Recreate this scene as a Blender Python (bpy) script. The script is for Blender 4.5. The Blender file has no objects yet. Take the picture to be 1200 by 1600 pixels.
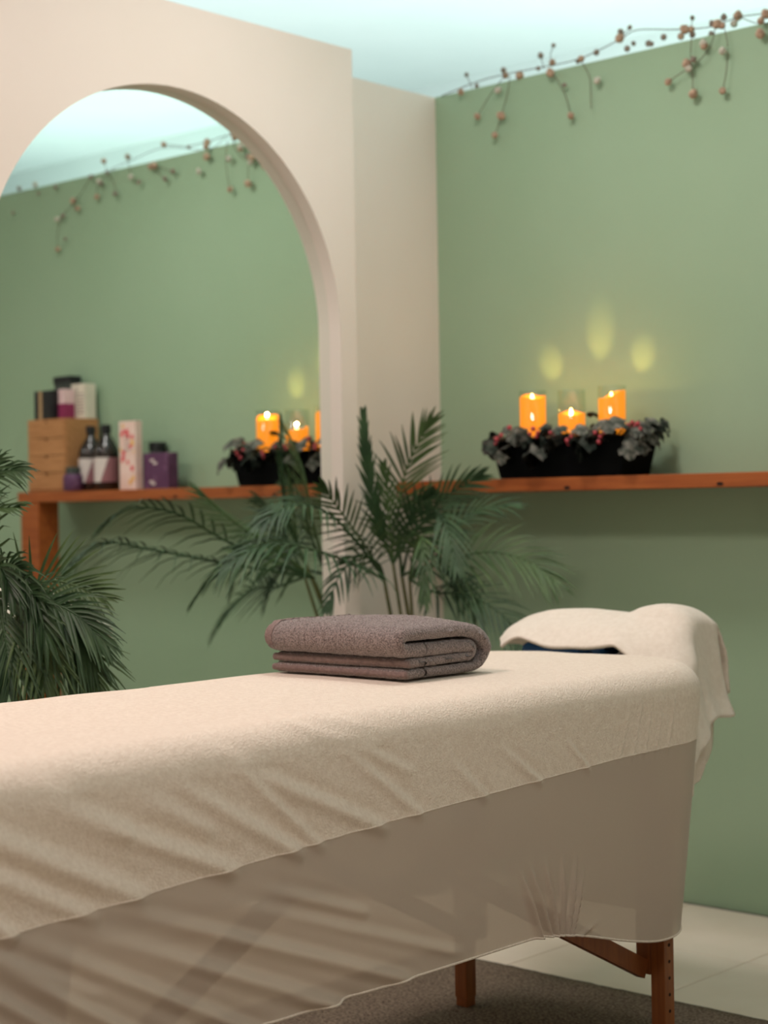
import bpy, bmesh, math, random
from mathutils import Vector, Matrix, noise
random.seed(7)
sc = bpy.context.scene
COL = sc.collection

# ------------------------------------------------------------------ camera
F, YAW, PITCH, ROLL = 2702.2, -0.74185, -0.00393, -0.01632      # focal length in pixels of a 1200 wide frame
CAM = Vector((3.241, -3.783, 1.030))
FWD = Vector((math.cos(PITCH)*math.sin(YAW), math.cos(PITCH)*math.cos(YAW), math.sin(PITCH)))
R0 = Vector((math.cos(YAW), -math.sin(YAW), 0)); U0 = R0.cross(FWD)
RT = R0*math.cos(ROLL) + U0*math.sin(ROLL); UP = -R0*math.sin(ROLL) + U0*math.cos(ROLL)
cd = bpy.data.cameras.new('camera'); cam = bpy.data.objects.new('camera', cd); COL.objects.link(cam)
cd.sensor_fit = 'HORIZONTAL'; cd.sensor_width = 36; cd.lens = F/1200*36
cd.clip_start = .05; cd.clip_end = 60
cd.dof.use_dof = True; cd.dof.focus_distance = 2.78; cd.dof.aperture_fstop = 5.0
M = Matrix((RT, UP, -FWD)).transposed().to_4x4(); M.translation = CAM
cam.matrix_world = M
sc.camera = cam

# ------------------------------------------------------------------ view, world, large lights
sc.view_settings.view_transform = 'Standard'; sc.view_settings.look = 'None'
sc.view_settings.gamma = 1; sc.view_settings.use_curve_mapping = False
sc.view_settings.exposure = 0.24
w = bpy.data.worlds.new('world'); sc.world = w; w.use_nodes = True
w.node_tree.nodes['Background'].inputs[0].default_value = (.80, .90, 1, 1)
w.node_tree.nodes['Background'].inputs[1].default_value = 0.10

def area(name, loc, target, sx, sy, power, col, spread=180):
    l = bpy.data.lights.new(name, 'AREA'); l.shape = 'RECTANGLE'; l.size = sx; l.size_y = sy
    l.energy = power; l.color = col; l.spread = math.radians(spread)
    o = bpy.data.objects.new(name, l); COL.objects.link(o); o.location = loc
    d = Vector(target)-Vector(loc); o.rotation_euler = d.to_track_quat('-Z', 'Y').to_euler()
    return o
# ceiling lamp over the head of the treatment table (warm), a second pinkish one over its foot
area('ceiling_lamp_light', (.94, -1.04, 2.60), (.94, -1.04, 0), .35, .35, 12.0, (1, .93, .91))
area('ceiling_lamp_light_warm', (.92, -2.70, 2.60), (.92, -2.70, 0), .5, .5, 19.5, (1, .76, .72))
area('fill_light_camera_side', (3.0, -2.7, 2.60), (3.0, -2.7, 0), .6, .6, 13, (1, .98, .98))  # added soft fill from the camera side, lifts table side, floor and green wall
# cool LED strips lying along the tops of the partitions, washing the ceiling
area('cove_strip_light', (1.7, .85, 1.4), (1.7, .85, 4), 4.6, .10, 45, (.80, 1, .985))
area('cove_strip_light_side', (-.90, -1.9, 1.4), (-.90, -1.9, 4), .10, 4.6, 29, (.88, .97, 1))

# ------------------------------------------------------------------ helpers
def lin(c): return c/12.92 if c <= .04045 else ((c+.055)/1.055)**2.4
def rgb(r, g, b): return (lin(r/255), lin(g/255), lin(b/255), 1)
def ray(px, py): return FWD + RT*((px-600)/F) + UP*((800-py)/F)
def at(px, py, ax, val):
    v = ray(px, py); t = (val-CAM[ax])/v[ax]; return CAM + v*t
def atd(px, py, depth): return CAM + ray(px, py)*depth
def sstep(a, b, x):
    t = max(0, min(1, (x-a)/(b-a))); return t*t*(3-2*t)
def lerp(a, b, t): return a+(b-a)*t
def interp(x, xs, ys):
    if x <= xs[0]: return ys[0]
    for i in range(len(xs)-1):
        if x <= xs[i+1]: return lerp(ys[i], ys[i+1], (x-xs[i])/(xs[i+1]-xs[i]))
    return ys[-1]

MATS = {}
def mat(name, col, rough=.6, col2=None, scale=8, bump=0, bscale=60, spec=.3, metal=0, stretch=None, sheen=0, detail=4, contrast=(.35, .65), emit=None, estr=0, coat=0):
    if name in MATS: return MATS[name]
    m = bpy.data.materials.new(name); m.use_nodes = True; nt = m.node_tree; N = nt.nodes; L = nt.links
    b = N['Principled BSDF']
    b.inputs['Base Color'].default_value = col; b.inputs['Roughness'].default_value = rough
    b.inputs['Specular IOR Level'].default_value = spec; b.inputs['Metallic'].default_value = metal
    b.inputs['Sheen Weight'].default_value = sheen; b.inputs['Coat Weight'].default_value = coat
    if emit: b.inputs['Emission Color'].default_value = emit; b.inputs['Emission Strength'].default_value = estr
    tc = N.new('ShaderNodeTexCoord'); mp = N.new('ShaderNodeMapping'); L.new(tc.outputs['Object'], mp.inputs[0])
    if stretch: mp.inputs['Scale'].default_value = stretch
    if col2:
        n = N.new('ShaderNodeTexNoise'); n.inputs['Scale'].default_value = scale; n.inputs['Detail'].default_value = detail
        L.new(mp.outputs[0], n.inputs['Vector'])
        r = N.new('ShaderNodeValToRGB'); r.color_ramp.elements[0].position = contrast[0]; r.color_ramp.elements[1].position = contrast[1]
        r.color_ramp.elements[0].color = col; r.color_ramp.elements[1].color = col2
        L.new(n.outputs['Fac'], r.inputs[0]); L.new(r.outputs[0], b.inputs['Base Color'])
    if bump:
        n2 = N.new('ShaderNodeTexNoise'); n2.inputs['Scale'].default_value = bscale; n2.inputs['Detail'].default_value = 3
        L.new(mp.outputs[0], n2.inputs['Vector'])
        bp = N.new('ShaderNodeBump'); bp.inputs['Strength'].default_value = bump; bp.inputs['Distance'].default_value = .004
        L.new(n2.outputs['Fac'], bp.inputs['Height']); L.new(bp.outputs[0], b.inputs['Normal'])
    MATS[name] = m; return m

m_green = mat('green_paint', rgb(151, 178, 147), .65, rgb(155, 181, 151), 2.2, .05, 220, .25)
m_white = mat('white_wall_paint', rgb(226, 217, 205), .7, rgb(229, 220, 209), 2.5, .04, 200, .2)
m_ceil = mat('ceiling_paint', rgb(232, 238, 236), .8, rgb(236, 241, 239), 2, .03, 100, .2)
m_tile = mat('beige_tile', rgb(232, 220, 201), .35, rgb(238, 227, 210), 6, .02, 90, .4)
m_grout = mat('grout', rgb(140, 132, 120), .9, rgb(150, 142, 130), 30)
m_wood = mat('oiled_wood', rgb(172, 96, 44), .5, rgb(140, 70, 30), 5, .08, 40, .35, stretch=(1.2, 14, 14), contrast=(.3, .75))
m_legwood = mat('leg_wood', rgb(150, 88, 42), .45, rgb(122, 68, 32), 6, .06, 60, .4, stretch=(16, 16, 1.4), contrast=(.3, .75))
m_hole = mat('dark_hole', rgb(45, 26, 16), .8, rgb(35, 20, 12), 40)
m_rug = mat('dark_rug', rgb(84, 73, 62), .95, rgb(142, 128, 111), 170, .9, 260, .1, detail=6)
m_terry = mat('white_terry', rgb(232, 217, 199), .95, rgb(243, 230, 213), 150, .6, 330, .05, sheen=.25)
m_towelw = mat('white_towel', rgb(238, 227, 211), .95, rgb(245, 235, 220), 90, .6, 500, .05, sheen=.3)
m_grey = mat('grey_terry', rgb(92, 79, 75), .95, rgb(170, 152, 146), 360, 1.0, 480, .05, sheen=.45, contrast=(.36, .64))
m_border = mat('grey_woven_border', rgb(120, 101, 96), .85, rgb(142, 122, 116), 120, .3, 300, .1, stretch=(1, 8, 1), sheen=.2)
m_navy = mat('navy_vinyl', rgb(28, 82, 138), .45, rgb(34, 92, 150), 10, .05, 80, .4)
m_black = mat('black_planter', rgb(5, 7, 8), .7, rgb(9, 11, 12), 20, .05, 120, .06)
m_leafg = mat('frosted_leaf', rgb(74, 80, 72), .8, rgb(150, 148, 138), 55, .4, 200, .2, contrast=(.4, .72))
m_leafd = mat('dark_frosted_leaf', rgb(54, 66, 58), .8, rgb(112, 118, 108), 60, .4, 200, .2, contrast=(.4, .75))
m_berry = mat('red_berry', rgb(150, 34, 48), .35, rgb(186, 70, 80), 60, 0, 60, .5)
m_twig = mat('brown_twig', rgb(84, 66, 52), .8, rgb(104, 84, 66), 60)
m_pod = mat('dried_pod', rgb(206, 178, 152), .8, rgb(150, 122, 102), 70, .3, 150, .15)
m_podg = mat('grey_pod', rgb(172, 156, 140), .8, rgb(116, 106, 96), 70, .3, 150, .15)
m_podw = mat('pale_pod', rgb(214, 206, 190), .7, rgb(180, 176, 160), 60, .2, 150, .2)
m_palm = mat('palm_leaf', rgb(50, 78, 40), .5, rgb(82, 108, 62), 9, .05, 60, .4)
m_palm2 = mat('deep_palm_leaf', rgb(36, 64, 36), .5, rgb(62, 92, 56), 9, .05, 60, .4)
m_stem = mat('palm_stem', rgb(84, 92, 52), .6, rgb(110, 108, 66), 14)
m_pot = mat('plant_pot', rgb(70, 66, 62), .6, rgb(80, 76, 72), 14, .05, 70)
m_soil = mat('soil', rgb(50, 38, 28), .95, rgb(70, 54, 40), 60, .8, 90)
m_kraft = mat('pale_plywood', rgb(190, 138, 92), .6, rgb(172, 122, 78), 6, .05, 60, .25, stretch=(2, 14, 14))
m_tin = mat('black_tin', rgb(28, 30, 32), .4, rgb(36, 38, 40), 20)
m_tan = mat('tan_label', rgb(178, 150, 112), .6, rgb(168, 140, 104), 40)
m_charc = mat('charcoal_box', rgb(66, 72, 66), .6, rgb(76, 82, 76), 20)
m_cream = mat('cream_card', rgb(226, 218, 200), .6, rgb(216, 208, 190), 20)
m_pinkc = mat('pale_pink_card', rgb(226, 196, 196), .6, rgb(218, 186, 188), 20)
m_magenta = mat('magenta_card', rgb(138, 48, 88), .6, rgb(148, 58, 96), 20)
m_amber = mat('dark_bottle', rgb(30, 22, 20), .2, rgb(36, 26, 24), 20, spec=.5, coat=.4)
m_mauve = mat('mauve_label', rgb(150, 104, 108), .6, rgb(140, 94, 100), 20)
m_lab = mat('white_label', rgb(216, 206, 200), .6, rgb(208, 198, 194), 30)
m_purple = mat('purple_card', rgb(92, 58, 90), .5, rgb(124, 90, 120), 28, contrast=(.55, .7))
m_print = mat('grey_print', rgb(120, 110, 108), .7, rgb(130, 120, 118), 30)
m_flor = mat('floral_card', rgb(232, 200, 188), .6, rgb(240, 214, 204), 16)
m_redp = mat('red_print', rgb(214, 70, 86), .6, rgb(224, 90, 96), 30)
m_yelp = mat('yellow_print', rgb(232, 178, 78), .6, rgb(236, 188, 96), 30)
m_wax = mat('glowing_wax', rgb(224, 112, 26), .6, rgb(230, 120, 30), 14, spec=.1, emit=(1, .30, .010, 1), estr=.82)
m_flame = mat('led_flame', rgb(255, 230, 170), .4, emit=(1, .72, .30, 1), estr=9)
m_wick = mat('wick', rgb(30, 24, 20), .8)

# sheer stretch skirt of the fitted sheet: part of the light passes straight through
m_sheer = bpy.data.materials.new('sheer_stretch_fabric'); m_sheer.use_nodes = True
nt = m_sheer.node_tree; N = nt.nodes; L = nt.links
for n in list(N):
    if n.type != 'OUTPUT_MATERIAL': N.remove(n)
out = [n for n in N if n.type == 'OUTPUT_MATERIAL'][0]
df = N.new('ShaderNodeBsdfPrincipled'); df.inputs['Base Color'].default_value = rgb(216, 201, 184)
df.inputs['Roughness'].default_value = .55; df.inputs['Specular IOR Level'].default_value = .25; df.inputs['Sheen Weight'].default_value = .2
tl = N.new('ShaderNodeBsdfTranslucent'); tl.inputs[0].default_value = rgb(224, 208, 190)
tr = N.new('ShaderNodeBsdfTransparent'); tr.inputs[0].default_value = rgb(246, 236, 222)
x1 = N.new('ShaderNodeMixShader'); x1.inputs[0].default_value = .22; L.new(df.outputs[0], x1.inputs[1]); L.new(tl.outputs[0], x1.inputs[2])
tcs = N.new('ShaderNodeTexCoord'); ns = N.new('ShaderNodeTexNoise'); ns.inputs['Scale'].default_value = 900; L.new(tcs.outputs['Object'], ns.inputs['Vector'])
mr = N.new('ShaderNodeMapRange'); mr.inputs['To Min'].default_value = .05; mr.inputs['To Max'].default_value = .15; L.new(ns.outputs['Fac'], mr.inputs['Value'])
x2 = N.new('ShaderNodeMixShader'); L.new(mr.outputs[0], x2.inputs[0]); L.new(x1.outputs[0], x2.inputs[1]); L.new(tr.outputs[0], x2.inputs[2])
L.new(x2.outputs[0], out.inputs[0])

m_mirror = bpy.data.materials.new('mirror_glass'); m_mirror.use_nodes = True
b = m_mirror.node_tree.nodes['Principled BSDF']; b.inputs['Metallic'].default_value = 1; b.inputs['Roughness'].default_value = .0
b.inputs['Base Color'].default_value = (.90, .95, .92, 1)
m_glass = bpy.data.materials.new('thin_clear_glass'); m_glass.use_nodes = True
nt = m_glass.node_tree; N = nt.nodes; L = nt.links; out = [n for n in N if n.type == 'OUTPUT_MATERIAL'][0]
N.remove(N['Principled BSDF'])
g1 = N.new('ShaderNodeBsdfTransparent'); g1.inputs[0].default_value = (.95, .97, .95, 1)
g2 = N.new('ShaderNodeBsdfGlossy'); g2.inputs['Roughness'].default_value = .03
gm = N.new('ShaderNodeMixShader'); gm.inputs[0].default_value = .06; L.new(g1.outputs[0], gm.inputs[1]); L.new(g2.outputs[0], gm.inputs[2]); L.new(gm.outputs[0], out.inputs[0])

def obj(name, verts, faces, m, parent=None, smooth=False):
    me = bpy.data.meshes.new(name); me.from_pydata([tuple(v) for v in verts], [], faces); me.update()
    if smooth: me.polygons.foreach_set('use_smooth', [True]*len(me.polygons))
    o = bpy.data.objects.new(name, me); COL.objects.link(o)
    if m: me.materials.append(m)
    if parent: o.parent = parent; o.matrix_parent_inverse = Matrix.Translation(-parent.location) if parent.location.length else Matrix.Identity(4)
    return o
def bmobj(name, bm, m, parent=None, smooth=False):
    bmesh.ops.recalc_face_normals(bm, faces=bm.faces)
    me = bpy.data.meshes.new(name); bm.to_mesh(me); bm.free()
    if smooth: me.polygons.foreach_set('use_smooth', [True]*len(me.polygons))
    o = bpy.data.objects.new(name, me); COL.objects.link(o); me.materials.append(m)
    if parent: o.parent = parent; o.matrix_parent_inverse = Matrix.Translation(-parent.location) if parent.location.length else Matrix.Identity(4)
    return o
def copyo(o, parent=None, M4=None):
    c = o.copy(); COL.objects.link(c); c.parent = parent
    if M4: c.matrix_basis = M4
    return c
def thing(name, loc, label, cat, group=None):
    o = bpy.data.objects.new(name, None); COL.objects.link(o); o.location = loc; o.empty_display_size = .05
    o['label'] = label; o['category'] = cat
    if group: o['group'] = group
    return o
def tag(o, label, cat, group=None):
    o['label'] = label; o['category'] = cat
    if group: o['group'] = group
    return o
def struct(o): o['kind'] = 'structure'; return o
def box(bm, a, b, bev=0):
    r = bmesh.ops.create_cube(bm, size=1)
    for v in r['verts']:
        v.co = Vector([lerp(a[i], b[i], v.co[i]+.5) for i in range(3)])
    if bev:
        es = list({e for v in r['verts'] for e in v.link_edges})
        bmesh.ops.bevel(bm, geom=es, offset=bev, segments=2, affect='EDGES', profile=.5)
    return r
def boxo(name, a, b, m, parent=None, bev=0):
    bm = bmesh.new(); box(bm, a, b, bev); return bmobj(name, bm, m, parent)
def lathe(prof, n=24, c=(0, 0, 0)):
    V = []; Fc = []
    for (r, z) in prof:
        for k in range(n):
            a = 2*math.pi*k/n; V.append((c[0]+r*math.cos(a), c[1]+r*math.sin(a), c[2]+z))
    for i in range(len(prof)-1):
        for k in range(n): Fc.append((i*n+k, i*n+(k+1) % n, (i+1)*n+(k+1) % n, (i+1)*n+k))
    Fc.append(tuple(range(n-1, -1, -1))); Fc.append(tuple((len(prof)-1)*n+k for k in range(n)))
    return V, Fc
def tube(pts, rad, n=6, V=None, Fc=None):
    V = [] if V is None else V; Fc = [] if Fc is None else Fc
    b0 = len(V); K = len(pts)
    for i, p in enumerate(pts):
        d = (pts[min(i+1, K-1)]-pts[max(i-1, 0)]).normalized()
        s = d.cross(Vector((0, 0, 1)))
        if s.length < .01: s = d.cross(Vector((1, 0, 0)))
        s.normalize(); t = s.cross(d); r = rad(i/(K-1)) if callable(rad) else rad
        for k in range(n):
            a = 2*math.pi*k/n; V.append(p+s*(r*math.cos(a))+t*(r*math.sin(a)))
    for i in range(K-1):
        for k in range(n): Fc.append((b0+i*n+k, b0+i*n+(k+1) % n, b0+(i+1)*n+(k+1) % n, b0+(i+1)*n+k))
    Fc.append(tuple(b0+k for k in range(n-1, -1, -1))); Fc.append(tuple(b0+(K-1)*n+k for k in range(n)))
    return V, Fc
def catmull(P, n):
    out = []
    for i in range(len(P)-1):
        p0 = P[max(i-1, 0)]; p1 = P[i]; p2 = P[i+1]; p3 = P[min(i+2, len(P)-1)]
        for k in range(n):
            t = k/n
            out.append(.5*((2*p1)+(p2-p0)*t+(2*p0-5*p1+4*p2-p3)*t*t+(3*p1-p0-3*p2+p3)*t**3))
    out.append(P[-1].copy()); return out

# ------------------------------------------------------------------ room shell
H = 2.20                      # green partition height
D, XM, HW = .095, .055, 2.238    # face of the mirror wall, mirror plane, height of the mirror wall
# floor: grout bed and single tiles
floor = struct(boxo('floor', (-1.7, -5.0, -.06), (4.6, 1.7, -.004), m_grout))
bm = bmesh.new(); box(bm, (-.1985, -.1985, -.02), (.1985, .1985, 0), .0015)
t0 = bmobj('tile', bm, m_tile, floor)
for i in range(11):
    for j in range(12):
        x = 1.226-.2+.4*(i-2); y = -.4165+.2-.4*(j-0)
        if y > -.01: y = y
        mt = Matrix.Translation((x, y, 0))
        if i == 0 and j == 0: t0.matrix_basis = mt
        else: copyo(t0, floor, mt)

struct(boxo('wall_right', (-.10, 0, -.002), (4.5, .10, H), m_green))
struct(boxo('wall_back', (-.10, -.46, -.002), (0, .10, H-.001), m_white))
# mirror wall with its arched recess
YJ0, YJ1, YC, ZC, ZB = -1.618, -.508, -1.063, 1.481, .10
RR = (YJ1-YJ0)/2; Y0, Y1 = -4.9, -.447
arch = [(YJ1, ZB)] + [(YC+RR*math.cos(math.pi*k/64), ZC+RR*math.sin(math.pi*k/64)) for k in range(65)] + [(YJ0, ZB)]
V = []; Fc = []
def quad(*p):
    b = len(V); V.extend(p); Fc.append(tuple(range(b, b+len(p))))
quad((D, YJ1, 0), (D, Y1, 0), (D, Y1, HW), (D, YJ1, HW))
quad((D, Y0, 0), (D, YJ0, 0), (D, YJ0, HW), (D, Y0, HW))
quad((D, YJ0, 0), (D, YJ1, 0), (D, YJ1, ZB), (D, YJ0, ZB))
for k in range(1, 65):
    a, c = arch[k], arch[k+1]; quad((D, c[0], c[1]), (D, a[0], a[1]), (D, a[0], HW), (D, c[0], HW))
for k in range(len(arch)-1):
    a, c = arch[k], arch[k+1]; quad((D, a[0], a[1]), (D, c[0], c[1]), (XM-.02, c[0], c[1]), (XM-.02, a[0], a[1]))
quad((D, YJ0, ZB), (D, YJ1, ZB), (XM-.02, YJ1, ZB), (XM-.02, YJ0, ZB))
quad((D, Y1, 0), (-.10, Y1, 0), (-.10, Y1, HW), (D, Y1, HW))
quad((D, Y0, HW), (D, Y1, HW), (-.10, Y1, HW), (-.10, Y0, HW))
quad((-.10, Y0, 0), (-.10, Y1, 0), (-.10, Y1, HW), (-.10, Y0, HW))
struct(obj('wall_left', V, Fc, m_white))
# the pane
n = len(arch)
mv = [(XM, y, z) for y, z in arch]+[(XM-.005, y, z) for y, z in arch]
mf = [tuple(range(n)), tuple(range(2*n-1, n-1, -1))]+[(i, i+n, (i+1) % n+n, (i+1) % n) for i in range(n)]
mir = obj('arched_mirror', mv, mf, m_mirror)
tag(mir, 'tall arched mirror recessed into the white wall', 'mirror')

# the rest of the cubicle and the hall around it
struct(boxo('wall_front', (-.1, -5.0, -.002), (4.5, -4.9, H), m_white))
struct(boxo('wall_side', (4.5, -5.0, -.002), (4.6, .10, H), m_white))
struct(boxo('ceiling', (-1.8, -5.0, 2.78), (4.6, 1.8, 2.86), m_ceil))
struct(boxo('wall_outer_right', (-1.8, 1.7, -.06), (4.6, 1.8, 2.78), m_ceil))
struct(boxo('wall_outer_left', (-1.8, -5.0, -.06), (-1.7, 1.7, 2.78), m_ceil))
struct(boxo('trim_1', (2.45, 1.55, 2.50), (4.6, 1.70, 2.78), m_ceil))
struct(boxo('trim_2', (2.25, 1.45, -.004), (2.45, 1.70, 2.78), m_ceil))

# ------------------------------------------------------------------ rug
rb = bmesh.new()
nx, ny = 70, 110; rx0, rx1, ry0, ry1 = .64, 2.1, -3.3, -.80
vs = [[rb.verts.new((lerp(rx0, rx1, i/nx), lerp(ry0, ry1, j/ny), .011+.0022*noise.noise(Vector((i*1.7, j*1.9, 0)))) ) for j in range(ny+1)] for i in range(nx+1)]
for i in range(nx):
    for j in range(ny): rb.faces.new((vs[i][j], vs[i+1][j], vs[i+1][j+1], vs[i][j+1]))
bd = [vs[i][0] for i in range(nx+1)]+[vs[nx][j] for j in range(1, ny+1)]+[vs[i][ny] for i in range(nx-1, -1, -1)]+[vs[0][j] for j in range(ny-1, 0, -1)]
lo = [rb.verts.new((v.co.x, v.co.y, .0005)) for v in bd]
for k in range(len(bd)): rb.faces.new((bd[k], lo[k], lo[(k+1) % len(bd)], bd[(k+1) % len(bd)]))
tag(bmobj('rug', rb, m_rug, None, True), 'dark brown-grey flat woven rug under the massage table', 'rug')

# ------------------------------------------------------------------ massage table
TX0, TX1, TY0, TY1, TT, TR = .93, 1.53, -2.80, -.94, .73, .18
tb = thing('massage_table', (1.23, -1.87, 0), 'portable wooden massage table standing on the dark rug', 'massage table')
def rrect(inset, nseg=34, nlong=430, nshort=30):
    """rounded rectangle outline as (x, y, nx, ny), counter-clockwise from the +x side"""
    r = max(TR-inset, .0005); x0, x1, y0, y1 = TX0+inset, TX1-inset, TY0+inset, TY1-inset
    if x1-x0 < 2*r+.001: r = max((x1-x0)/2-.0005, .0003)
    P = []
    def line(a, b, n, nn):
        for k in range(n): t = k/n; P.append((lerp(a[0], b[0], t), lerp(a[1], b[1], t), nn[0], nn[1]))
    def arc(c, a0, n):
        for k in range(n):
            a = a0+math.pi/2*k/n; P.append((c[0]+r*math.cos(a), c[1]+r*math.sin(a), math.cos(a), math.sin(a)))
    line((x1, y0+r), (x1, y1-r), nlong, (1, 0)); arc((x1-r, y1-r), 0, nseg)
    line((x1-r, y1), (x0+r, y1), nshort, (0, 1)); arc((x0+r, y1-r), math.pi/2, nseg)
    line((x0, y1-r), (x0, y0+r), nlong, (-1, 0)); arc((x0+r, y0+r), math.pi, nseg)
    line((x0+r, y0), (x1-r, y0), nshort, (0, -1)); arc((x1-r, y0+r), 1.5*math.pi, nseg)
    return P
def slab(name, z0, z1, inset, rr, m, parent):
    V = []; Fc = []; rings = [(inset+rr, z0), (inset, z0+rr), (inset, z1-rr), (inset+rr*.3, z1-rr*.3), (inset+rr, z1)]
    for (i_, z) in rings:
        o_ = rrect(i_, 8, 12, 6); k = len(o_); V += [(p[0], p[1], z) for p in o_]
    for a in range(len(rings)-1):
        for j in range(k): Fc.append((a*k+j, a*k+(j+1) % k, (a+1)*k+(j+1) % k, (a+1)*k+j))
    Fc.append(tuple(range(k-1, -1, -1))); Fc.append(tuple((len(rings)-1)*k+j for j in range(k)))
    return obj(name, V, Fc, m, parent)
slab('padded_top', .665, TT-.010, .012, .025, m_navy, tb)
slab('frame', .60, .664, .05, .004, m_legwood, tb)
def leg(cx, cy, sx, sy):
    """lower leg: outer corner at (cx, cy); sx, sy point inwards"""
    a = (min(cx, cx+sx*.030), min(cy, cy+sy*.032), .030); c = (max(cx, cx+sx*.030), max(cy, cy+sy*.032), .46)
    o = boxo('leg', a, c, m_legwood, tb, .0015)
    a = (min(cx+sx*.031, cx+sx*.062), a[1], .155); c = (max(cx+sx*.031, cx+sx*.062), c[1], .60)
    u = boxo('upper_leg', a, c, m_legwood, tb, .0015)
    boxo('rubber_foot', (min(cx, cx+sx*.030)+.002, min(cy, cy+sy*.032)+.002, .0125), (max(cx, cx+sx*.030)-.002, max(cy, cy+sy*.032)-.002, .030), m_legwood, o)
    for k in range(9):
        z = .06+k*.0305; V, Fc = lathe([(.0033, 0), (.0033, .0016)], 12)
        V = [Vector((cx-sx*.0008*0+(-sx)*(v[2]-.001), cy+sy*.016+v[0], z+v[1])) for v in map(Vector, V)]
        obj('height_hole', V, Fc, m_hole, o)
    return o
leg(1.470, -1.110, -1, 1); leg(.965, -1.110, 1, 1); leg(1.470, -2.62, -1, 1); leg(.965, -2.62, 1, 1)
def bar(name, A, B, wd, ht, m, parent):
    A, B = Vector(A), Vector(B); d = (B-A).normalized(); s = d.cross(Vector((0, 0, 1))).normalized(); t = s.cross(d)
    V = [P+s*(wd/2*i)+t*(ht/2*j) for P in (A, B) for (i, j) in ((-1, -1), (1, -1), (1, 1), (-1, 1))]
    return obj(name, V, [(0, 1, 2, 3), (7, 6, 5, 4), (0, 4, 5, 1), (1, 5, 6, 2), (2, 6, 7, 3), (3, 7, 4, 0)], m, parent)
for x in (1.424, 1.006):
    bar('brace', (x, -1.112, .165), (x, -1.72, .470), .018, .034, m_legwood, tb)
    bar('brace', (x, -2.588, .165), (x, -2.02, .470), .018, .034, m_legwood, tb)
boxo('crossbar', (1.0, -1.104, .50), (1.41, -1.084, .56), m_legwood, tb, .002)
boxo('crossbar', (1.0, -2.614, .50), (1.41, -2.594, .56), m_legwood, tb, .002)

# ------------------------------------------------------------------ fitted sheet
sh = thing('fitted_sheet', (1.23, -1.87, .66), 'white terry fitted sheet with a sheer skirt stretched over the massage table', 'sheet')
def side_yz(px, py):
    q = at(px, py, 0, TX1); return (q.y, q.z)
# (x0,y0,x1,y1, half width m, height m)  drag folds on the long side facing the camera
RID = []
def rid(x0, y0, x1, y1, wd, am): RID.append((side_yz(x0, y0), side_yz(x1, y1), wd, am))
for a in [(-60, 1296, 222, 1404, 0.0148, 0.0104), (150, 1290, 366, 1362, 0.0126, 0.0104), (300, 1240, 470, 1334, 0.0118, 0.0085), (372, 1205, 505, 1322, 0.0089, 0.0057),
          (-80, 1345, 148, 1436, 0.0118, 0.0085), (-60, 1420, 30, 1468, 0.0104, 0.0076), (400, 1212, 600, 1294, 0.0111, 0.0085), (545, 1180, 660, 1272, 0.0096, 0.0057),
          (440, 1112, 570, 1146, 0.0074, 0.0038), (455, 1136, 535, 1172, 0.0067, 0.0038), (520, 1150, 640, 1205, 0.0089, 0.0038), (795, 1178, 850, 1224, 0.0074, 0.0047), (890, 1160, 925, 1204, 0.0059, 0.0038),
          (710, 1195, 765, 1248, 0.0089, 0.0038), (60, 1250, 200, 1300, 0.0148, 0.0047), (230, 1250, 330, 1300, 0.0118, 0.0047),
          (255, 1440, 640, 1532, 0.0104, 0.0104), (225, 1485, 600, 1592, 0.0111, 0.0114), (110, 1500, 420, 1620, 0.0104, 0.0104), (20, 1520, 260, 1640, 0.0096, 0.0095), (-60, 1530, 140, 1640, 0.0096, 0.0085),
          (440, 1396, 580, 1428, 0.0089, 0.0057), (420, 1425, 720, 1490, 0.0089, 0.0057), (480, 1570, 610, 1580, 0.0059, 0.0038), (-60, 1475, 160, 1560, 0.0089, 0.0057),
          (832, 1380, 864, 1474, 0.0055, 0.0114), (848, 1376, 880, 1474, 0.0044, 0.0104), (868, 1370, 888, 1472, 0.0044, 0.0123), (892, 1362, 895, 1470, 0.0040, 0.0123), (912, 1364, 903, 1470, 0.0040, 0.0114), (924, 1378, 910, 1470, 0.0044, 0.0095), (950, 1446, 922, 1470, .004, .004),
          (1004, 1090, 994, 1184, .0045, .0022), (1020, 1092, 1012, 1180, .0045, .0026), (1036, 1094, 1030, 1178, .0045, .0026), (985, 1110, 972, 1188, .005, .002), (1054, 1096, 1049, 1174, .0045, .0022)]: rid(*a)
def fold(y, z):
    s = 0
    for (A, B, wd, am) in RID:
        dy, dz = B[0]-A[0], B[1]-A[1]; l2 = dy*dy+dz*dz
        t = ((y-A[0])*dy+(z-A[1])*dz)/l2
        if t < -.35 or t > 1.12: continue
        l = math.sqrt(l2); dp = ((y-A[0])*dz-(z-A[1])*dy)/l
        if abs(dp) > 3.2*wd: continue
        s += am*(math.exp(-(dp/wd)**2)-.45*math.exp(-((dp+1.5*wd)/wd)**2))*sstep(-.35, .45, t)*(1-sstep(.97, 1.12, t))
    return s
SEAM_Y = [-2.9, -2.6, -2.38, -1.94, -1.32, -1.12, -.9]; SEAM_Z = [.515, .525, .537, .563, .588, .591, .592]
def seam_z(y): return interp(y, SEAM_Y, SEAM_Z)
def hem_z(y, nx):
    if y > -1.62: return lerp(.318, .238, sstep(-1.56, -1.12, y)) if nx > -.5 else .30
    return .318
RO = .050
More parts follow.
